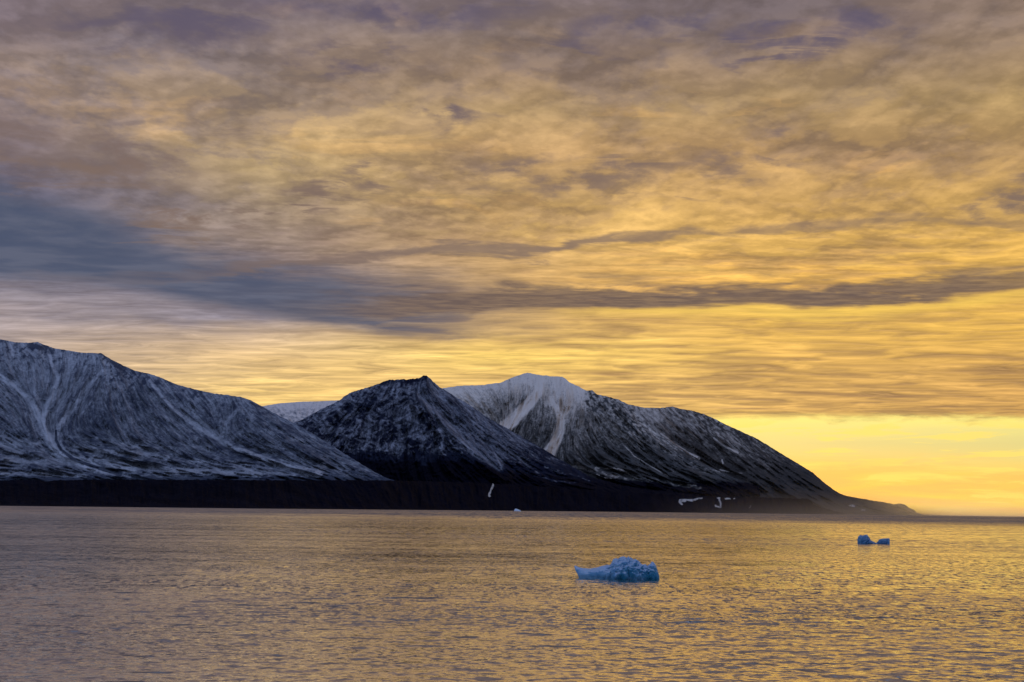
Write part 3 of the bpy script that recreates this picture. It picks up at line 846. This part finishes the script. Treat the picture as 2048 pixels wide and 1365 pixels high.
def water():
    m, b = new_mat('sea_water')
    b.inputs['Base Color'].default_value = (0.012, 0.010, 0.012, 1)
    b.inputs['IOR'].default_value = 1.33
    b.inputs['Specular IOR Level'].default_value = 0.5
    b.inputs['Specular Tint'].default_value = (1.0, 0.93, 0.85, 1)
    tcn = E.nt.nodes.new('ShaderNodeTexCoord')
    P = E(tcn.outputs['Object'])
    sp = E.nt.nodes.new('ShaderNodeSeparateXYZ'); E.put(sp.inputs[0], P)
    X, Y = E(sp.outputs[0]), E(sp.outputs[1])
    lod = attr('lod')
    patch = noise(vec(X * 0.5, Y, 1.0), 0.006, 3, 0.6)
    patch2 = noise(vec(X * 0.10, Y, 2.0), 0.0016, 3, 0.6)
    calm = smooth(patch, 0.3, 0.65, 0.75, 1.15) * smooth(patch2, 0.35, 0.62, 0.75, 1.12)

    def slopes(v, sc, det, rough):
        n = noise(v, sc, det, rough, 0.4, color=True)
        q = E.nt.nodes.new('ShaderNodeVectorMath'); q.operation = 'SUBTRACT'
        E.put(q.inputs[0], n); q.inputs[1].default_value = (0.5, 0.5, 0.5)
        return E(q.outputs[0])

    def vs(v, k):
        q = E.nt.nodes.new('ShaderNodeVectorMath'); q.operation = 'SCALE'
        E.put(q.inputs[0], v); E.put(q.inputs['Scale'], k)
        return E(q.outputs[0])

    def va(a_, b_):
        q = E.nt.nodes.new('ShaderNodeVectorMath'); q.operation = 'ADD'
        E.put(q.inputs[0], a_); E.put(q.inputs[1], b_)
        return E(q.outputs[0])
    sl = vs(slopes(vec(X * 0.5, Y, 0.0), 2.6, 5, 0.68), RIPPLE)
    sl = va(sl, vs(slopes(vec(X * 0.4, Y, 7.0), 0.4, 4, 0.68), lod * SWELL))
    sl = va(sl, vs(slopes(vec(X * 0.4, Y, 17.0), 0.035, 3, 0.6), lod * SWELL * 0.6))
    dist = E.m('SQRT', X * X + Y * Y)
    f0 = (smooth(noise(vec(X * 0.55, Y * 1.3, 3.0), 0.9, 5, 0.72, 0.3), 0.54, 0.68) * 0.7 + smooth(noise(vec(X * 0.7, Y * 0.9, 13.0), 2.6, 4, 0.7, 0.2), 0.50, 0.66) * 0.7) * smooth(dist, 260.0, 120.0)
    f1 = smooth(noise(vec(X * 0.9, Y * 0.36, 5.0), 1.0, 5, 0.75, 0.2), 0.48, 0.66) * smooth(dist, 100.0, 200.0) * smooth(dist, 700.0, 320.0)
    f2 = smooth(noise(vec(X * 0.42, Y * 0.055, 6.0), 1.0, 5, 0.75, 0.2), 0.48, 0.68) * smooth(dist, 280.0, 600.0) * smooth(dist, 2600.0, 1300.0)
    f3 = smooth(noise(vec(X * 0.12, Y * 0.005, 8.0), 0.9, 5, 0.75, 0.2), 0.48, 0.68) * smooth(dist, 1100.0, 2200.0)
    streak = smooth(noise(vec(X * 0.22, Y * 0.7, 9.0), 0.55, 5, 0.62, 0.3), 0.60, 0.68)
    fleck = E.m('MINIMUM', (f0 + f1 + f2 + f3) * smooth(noise(vec(X * 0.35, Y * 0.8, 19.0), 0.045, 5, 0.62, 0.4), 0.36, 0.64, 0.40, 1.25) + streak * 0.8 + smooth(dist, 700.0, 2600.0) * 0.42, 1.4)  # distance term darkens far water, standing in for the mountains' reflection
    sl = va(sl, vs(vec(0.0, -1.0, 0.0), fleck * FLECK))
    q = E.nt.nodes.new('ShaderNodeVectorMath'); q.operation = 'MULTIPLY'
    E.put(q.inputs[0], vs(sl, calm)); q.inputs[1].default_value = (0.8, 1.0, 0.0)
    geo = E.nt.nodes.new('ShaderNodeNewGeometry')
    nn = va(E(geo.outputs['Normal']), E(q.outputs[0]))
    q2 = E.nt.nodes.new('ShaderNodeVectorMath'); q2.operation = 'NORMALIZE'
    E.put(q2.inputs[0], nn)
    E.nt.links.new(q2.outputs[0], b.inputs['Normal'])
    gl_ = E.nt.nodes.new('ShaderNodeBsdfAnisotropic'); gl_.inputs['Color'].default_value = (1.0, 0.95, 0.84, 1); gl_.inputs['Roughness'].default_value = 0.09
    E.nt.links.new(q2.outputs[0], gl_.inputs['Normal'])
    mx = E.nt.nodes.new('ShaderNodeMixShader'); E.put(mx.inputs[0], E.m('MAXIMUM', 0.84 - fleck * 0.62, 0.0))
    E.nt.links.new(b.outputs[0], mx.inputs[1]); E.nt.links.new(gl_.outputs[0], mx.inputs[2])
    E.nt.links.new(mx.outputs[0], E.nt.nodes['Material Output'].inputs['Surface'])
    b.inputs['Roughness'].default_value = 0.09
    # polar sheet round the viewpoint, finest where the photograph looks
    ds = [3.0]
    while ds[-1] < 70: ds.append(ds[-1] * 1.06)
    while ds[-1] < 2500:
        d = ds[-1]
        ds.append(d + max(0.16, 0.30 * d * d / (CAM_H * F / 2)))
    while ds[-1] < 90000: ds.append(ds[-1] * 1.05)
    ds = np.array(ds)
    a = np.concatenate([np.linspace(-180, -26, 60)[:-1], np.linspace(-26, 26, 960), np.linspace(26, 180, 60)[1:]])
    A, Dm = np.meshgrid(np.radians(a), ds)
    x = Dm * np.sin(A); y = Dm * np.cos(A)
    sp_ = np.gradient(ds)[:, None]
    z = np.zeros_like(x); amp_lost = np.zeros_like(x)
    rng = np.random.RandomState(3)
    tot = 0
    ox = np.zeros_like(x); oy = np.zeros_like(x)
    gust = 0.75 + 0.5 * np.clip(fbm(x / 60, y / 60, 3, 15) + .4, 0, 1.4)
    for i in range(40):
        lam = 0.55 * (4.5 / 0.55) ** rng.rand()
        th = rad(90 + rng.normal(0, 34))
        k = 2 * math.pi / lam
        am = 0.0042 * lam ** 0.9
        att = np.clip((lam / (sp_ * 2.6)) - 0.4, 0, 1)
        side = np.abs(A) > rad(26.5)
        ph = k * (x * math.cos(th) + y * math.sin(th)) + rng.rand() * 6.28
        aa = am * att * np.where(side, 0, 1)
        z += aa * np.cos(ph)
        ox -= aa * 0.8 * math.cos(th) * np.sin(ph); oy -= aa * 0.8 * math.sin(th) * np.sin(ph)
        amp_lost += am ** 2 * k * k * (1 - att ** 2); tot += am ** 2 * k * k
    z *= gust
    V = np.stack([x + ox, y + oy, z], -1)
    o = mesh_grid('water', V, len(ds), len(a), m)
    at = o.data.attributes.new('lod', 'FLOAT', 'POINT')
    lo = np.sqrt(np.clip(amp_lost / tot, 0, 1))
    at.data.foreach_set('value', lo.astype(np.float32).ravel())
    o['kind'] = 'structure'
    # grid winding gives downward normals
    o.data.flip_normals()
    print('water verts', len(o.data.vertices))


water()


# ------------------------------------------------------------------ icebergs
def ice_mat(name, c0, c1, deep, top=(0.62, 0.70, 0.78)):
    m, b = new_mat(name)
    tcn = E.nt.nodes.new('ShaderNodeTexCoord')
    P = E(tcn.outputs['Object'])
    f = noise(P, 0.9, 5, 0.6, 0.5); g = noise(P, 0.28, 3, 0.5)
    c = mixc(smooth(f, 0.35, 0.65), c0, c1)
    c = mixc(smooth(g, 0.5, 0.68), c, deep)
    ng = E.nt.nodes.new('ShaderNodeNewGeometry'); ns = E.nt.nodes.new('ShaderNodeSeparateXYZ')
    E.nt.links.new(ng.outputs['Normal'], ns.inputs[0])
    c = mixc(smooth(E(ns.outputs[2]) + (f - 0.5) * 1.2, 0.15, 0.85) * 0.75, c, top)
    E.put(b.inputs['Base Color'], c)
    b.inputs['Roughness'].default_value = 0.45
    b.inputs['Subsurface Weight'].default_value = 0.3
    b.inputs['Subsurface Radius'].default_value = (0.2, 0.5, 1.0)
    b.inputs['Subsurface Scale'].default_value = 0.6
    bp = E.nt.nodes.new('ShaderNodeBump'); bp.inputs['Strength'].default_value = 0.7; bp.inputs['Distance'].default_value = 0.15
    E.put(bp.inputs['Height'], noise(P, 3.0, 5, 0.7)); E.nt.links.new(bp.outputs[0], b.inputs['Normal'])
    return m


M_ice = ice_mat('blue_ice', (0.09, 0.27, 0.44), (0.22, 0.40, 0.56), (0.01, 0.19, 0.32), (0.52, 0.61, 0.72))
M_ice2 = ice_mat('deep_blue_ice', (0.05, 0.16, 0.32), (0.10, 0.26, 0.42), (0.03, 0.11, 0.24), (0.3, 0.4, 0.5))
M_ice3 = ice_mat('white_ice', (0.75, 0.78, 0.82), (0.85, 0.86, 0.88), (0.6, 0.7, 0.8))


def iceberg(px, py_water, prof, depth_ratio, mat, label, seed, rough=1.0, group=None, cut=0.12, fallback=None, crag=None, lean=0.0, keel=None):
    """prof: (photo x, height above the waterline in photo units) along the berg"""
    d = pix_dir(px, py_water)
    D = -CAM_H / d[2]
    base = np.array([0, 0, CAM_H]) + d * D
    mpp = D / F
    xs = np.array([p[0] for p in prof], float); hs = np.array([p[1] for p in prof], float) * mpp
    u = (xs - px) * mpp
    W = u[-1] - u[0]
    nu, nv = 240, 140
    U = np.linspace(u[0], u[-1], nu)
    H = np.interp(U, u, hs)
    t = (U - u[0]) / W
    dep = W * depth_ratio * np.clip(np.sin(np.pi * np.clip(t, 0.0, 1.0)), 0.0, 1) ** 0.45 * 0.5 + 0.02
    th = np.linspace(0, 2 * np.pi, nv)
    V = np.zeros((nv, nu, 3))
    for j, a in enumerate(th):
        c, s = math.cos(a), math.sin(a)
        yy = -c * dep
        zb = np.zeros(nu) if keel is None else np.interp(U, (np.array([k[0] for k in keel]) - px) * mpp, [k[1] * mpp for k in keel])
        zz_ = np.where(s >= 0, zb + np.abs(s) ** 0.75 * (H - zb), zb + s * (0.5 + 0.35 * H) * np.clip(1 - zb * 1.2, 0.12, 1))
        # undercut at the waterline
        und = 1 - cut * np.exp(-((zz_ / max(hs.max(), .1)) / 0.12) ** 2)
        V[j, :, 0] = U; V[j, :, 1] = yy * und; V[j, :, 2] = zz_
    px_, pz_ = V[..., 0], V[..., 2]; py_ = V[..., 1]
    sc = max(hs.max(), 0.5)
    n_a = fbm(px_ / (sc * 0.5) + py_ / sc, pz_ / (sc * 0.4) + py_ / (sc * .6), 5, seed, .6, ridged=True)
    n_b = fbm(px_ / (sc * 0.22), pz_ / (sc * 0.2) + py_ / (sc * .3), 4, seed + 5, .6)
    ends = np.clip(np.minimum(t, 1 - t) * 9, 0, 1)[None]
    kg = np.ones(nu) if crag is None else np.interp(U, (np.array([c[0] for c in crag]) - px) * mpp, [c[1] for c in crag])
    amp = sc * 0.13 * rough * ends * kg[None]
    rr = (n_a * 0.8 + n_b * 0.6) * amp
    cs = np.cos(th)[:, None]; sn_ = np.sin(th)[:, None]
    V[..., 1] += -cs * rr * 1.5; V[..., 2] += np.where(sn_ > 0, sn_, 0) * rr * 0.55
    V[..., 0] += n_b * amp * 0.5
    V[..., 0] += lean * np.clip(V[..., 2], 0, 99)
    me_o = mesh_grid('iceberg', V, nv, nu, mat)
    me_o.data.flip_normals()
    me_o.location = base
    me_o.rotation_euler = (0, 0, -math.atan2(d[0], d[1]))
    bm = bmesh.new(); bm.from_mesh(me_o.data)
    bmesh.ops.remove_doubles(bm, verts=bm.verts, dist=0.002)
    bmesh.ops.holes_fill(bm, edges=bm.edges, sides=0)
    bmesh.ops.recalc_face_normals(bm, faces=bm.faces[:])
    bm.to_mesh(me_o.data); bm.free()
    return tag(me_o, label, 'iceberg', group)


iceberg(1236, 1157.5, [(1150, 23), (1152, 24), (1158, 21), (1168, 19), (1180, 18), (1193, 20), (1205, 24), (1213, 25), (1220, 25), (1223, 30), (1226, 35), (1232, 37), (1236, 36), (1241, 40), (1247, 40), (1252, 38), (1257, 42), (1261, 37),
        (1266, 35), (1271, 36), (1276, 32), (1282, 28), (1288, 25), (1294, 24), (1298, 28), (1302, 32), (1307, 31), (1311, 25), (1314, 16), (1317, 7)], 0.36, M_ice,
        'large pale blue iceberg with a raised lumpy crest and a pointed left tip', 7, 1.0, cut=0.3,
        crag=[(1150, .1), (1205, .4), (1222, 1.5), (1320, 1.7)],
        keel=[(1150, 22), (1152, 17), (1155, 11), (1160, 5), (1168, 2), (1176, 0), (1290, 0), (1305, 3), (1317, 5)])
iceberg(1731, 1088, [(1716, 8), (1718, 14), (1721, 15), (1726, 15), (1730, 16.5), (1735, 16), (1738, 11), (1741, 6), (1745, 3.4), (1749, 1.8), (1754, 0.9)], 0.7, M_ice2,
        'small deep blue block of ice with a flat top, left of the distant pair', 12, 1.5, group='pair of small icebergs drifting far off to the right')
iceberg(1765, 1088.5, [(1753, 1), (1757, 5), (1759, 8), (1762, 9.5), (1768, 9.8), (1774, 10.5), (1778, 11), (1778.6, 8)], 0.6, M_ice2,
        'smaller slanting block of ice, right of the distant pair', 17, 1.3, group='pair of small icebergs drifting far off to the right')
iceberg(1034, 1023.2, [(1028, 2), (1030, 5.0), (1032, 5.4), (1035, 4.4), (1038, 3.2), (1042, 1.2)], 0.7, M_ice3,
        'tiny white iceberg at the foot of the black cliff', 23, .4)

# ------------------------------------------------------------------ haze
HAZE = True
if HAZE:
    m = bpy.data.materials.new('mist_air'); m.use_nodes = True
    nt = m.node_tree; nt.nodes.clear()
    pv = nt.nodes.new('ShaderNodeVolumePrincipled'); out = nt.nodes.new('ShaderNodeOutputMaterial')
    pv.inputs['Color'].default_value = (0.9, 0.9, 0.92, 1)
    nt.links.new(pv.outputs[0], out.inputs['Volume'])
    # low sea mist lying along the shore at the right, thinning upwards and outwards
    bm = bmesh.new(); bmesh.ops.create_icosphere(bm, subdivisions=4, radius=1.0)
    for v in bm.verts: v.co = (v.co.x * 4200 * KD, v.co.y * 1500 * KD, v.co.z * 260 * KD)
    me = bpy.data.meshes.new('sea_mist'); bm.to_mesh(me); bm.free()
    E.nt = nt
    tcn = nt.nodes.new('ShaderNodeTexCoord'); sp = nt.nodes.new('ShaderNodeSeparateXYZ')
    nt.links.new(tcn.outputs['Object'], sp.inputs[0])
    X, Y, Z = (E(sp.outputs[i]) for i in range(3))
    r2 = (X * (1 / 4200 / KD)) * (X * (1 / 4200 / KD)) + (Y * (1 / 1500 / KD)) * (Y * (1 / 1500 / KD))
    dens = E.m('EXPONENT', Z * (-1 / 48 / KD)) * smooth(r2, 0.85, 0.05) * smooth(Z, 240.0 * KD, 60.0 * KD) * (5.2e-4 / KD)
    E.put(pv.inputs['Density'], dens)
    pv.inputs['Anisotropy'].default_value = 0.75
    me.materials.append(m)
    o = bpy.data.objects.new('sea_mist', me); COL.objects.link(o); o['kind'] = 'stuff'
    o.location = (2900 * KD, 9700 * KD, 0)
    o.rotation_euler = (0, 0, rad(58))
    o['label'] = 'thin golden mist lying low along the shore at the right'
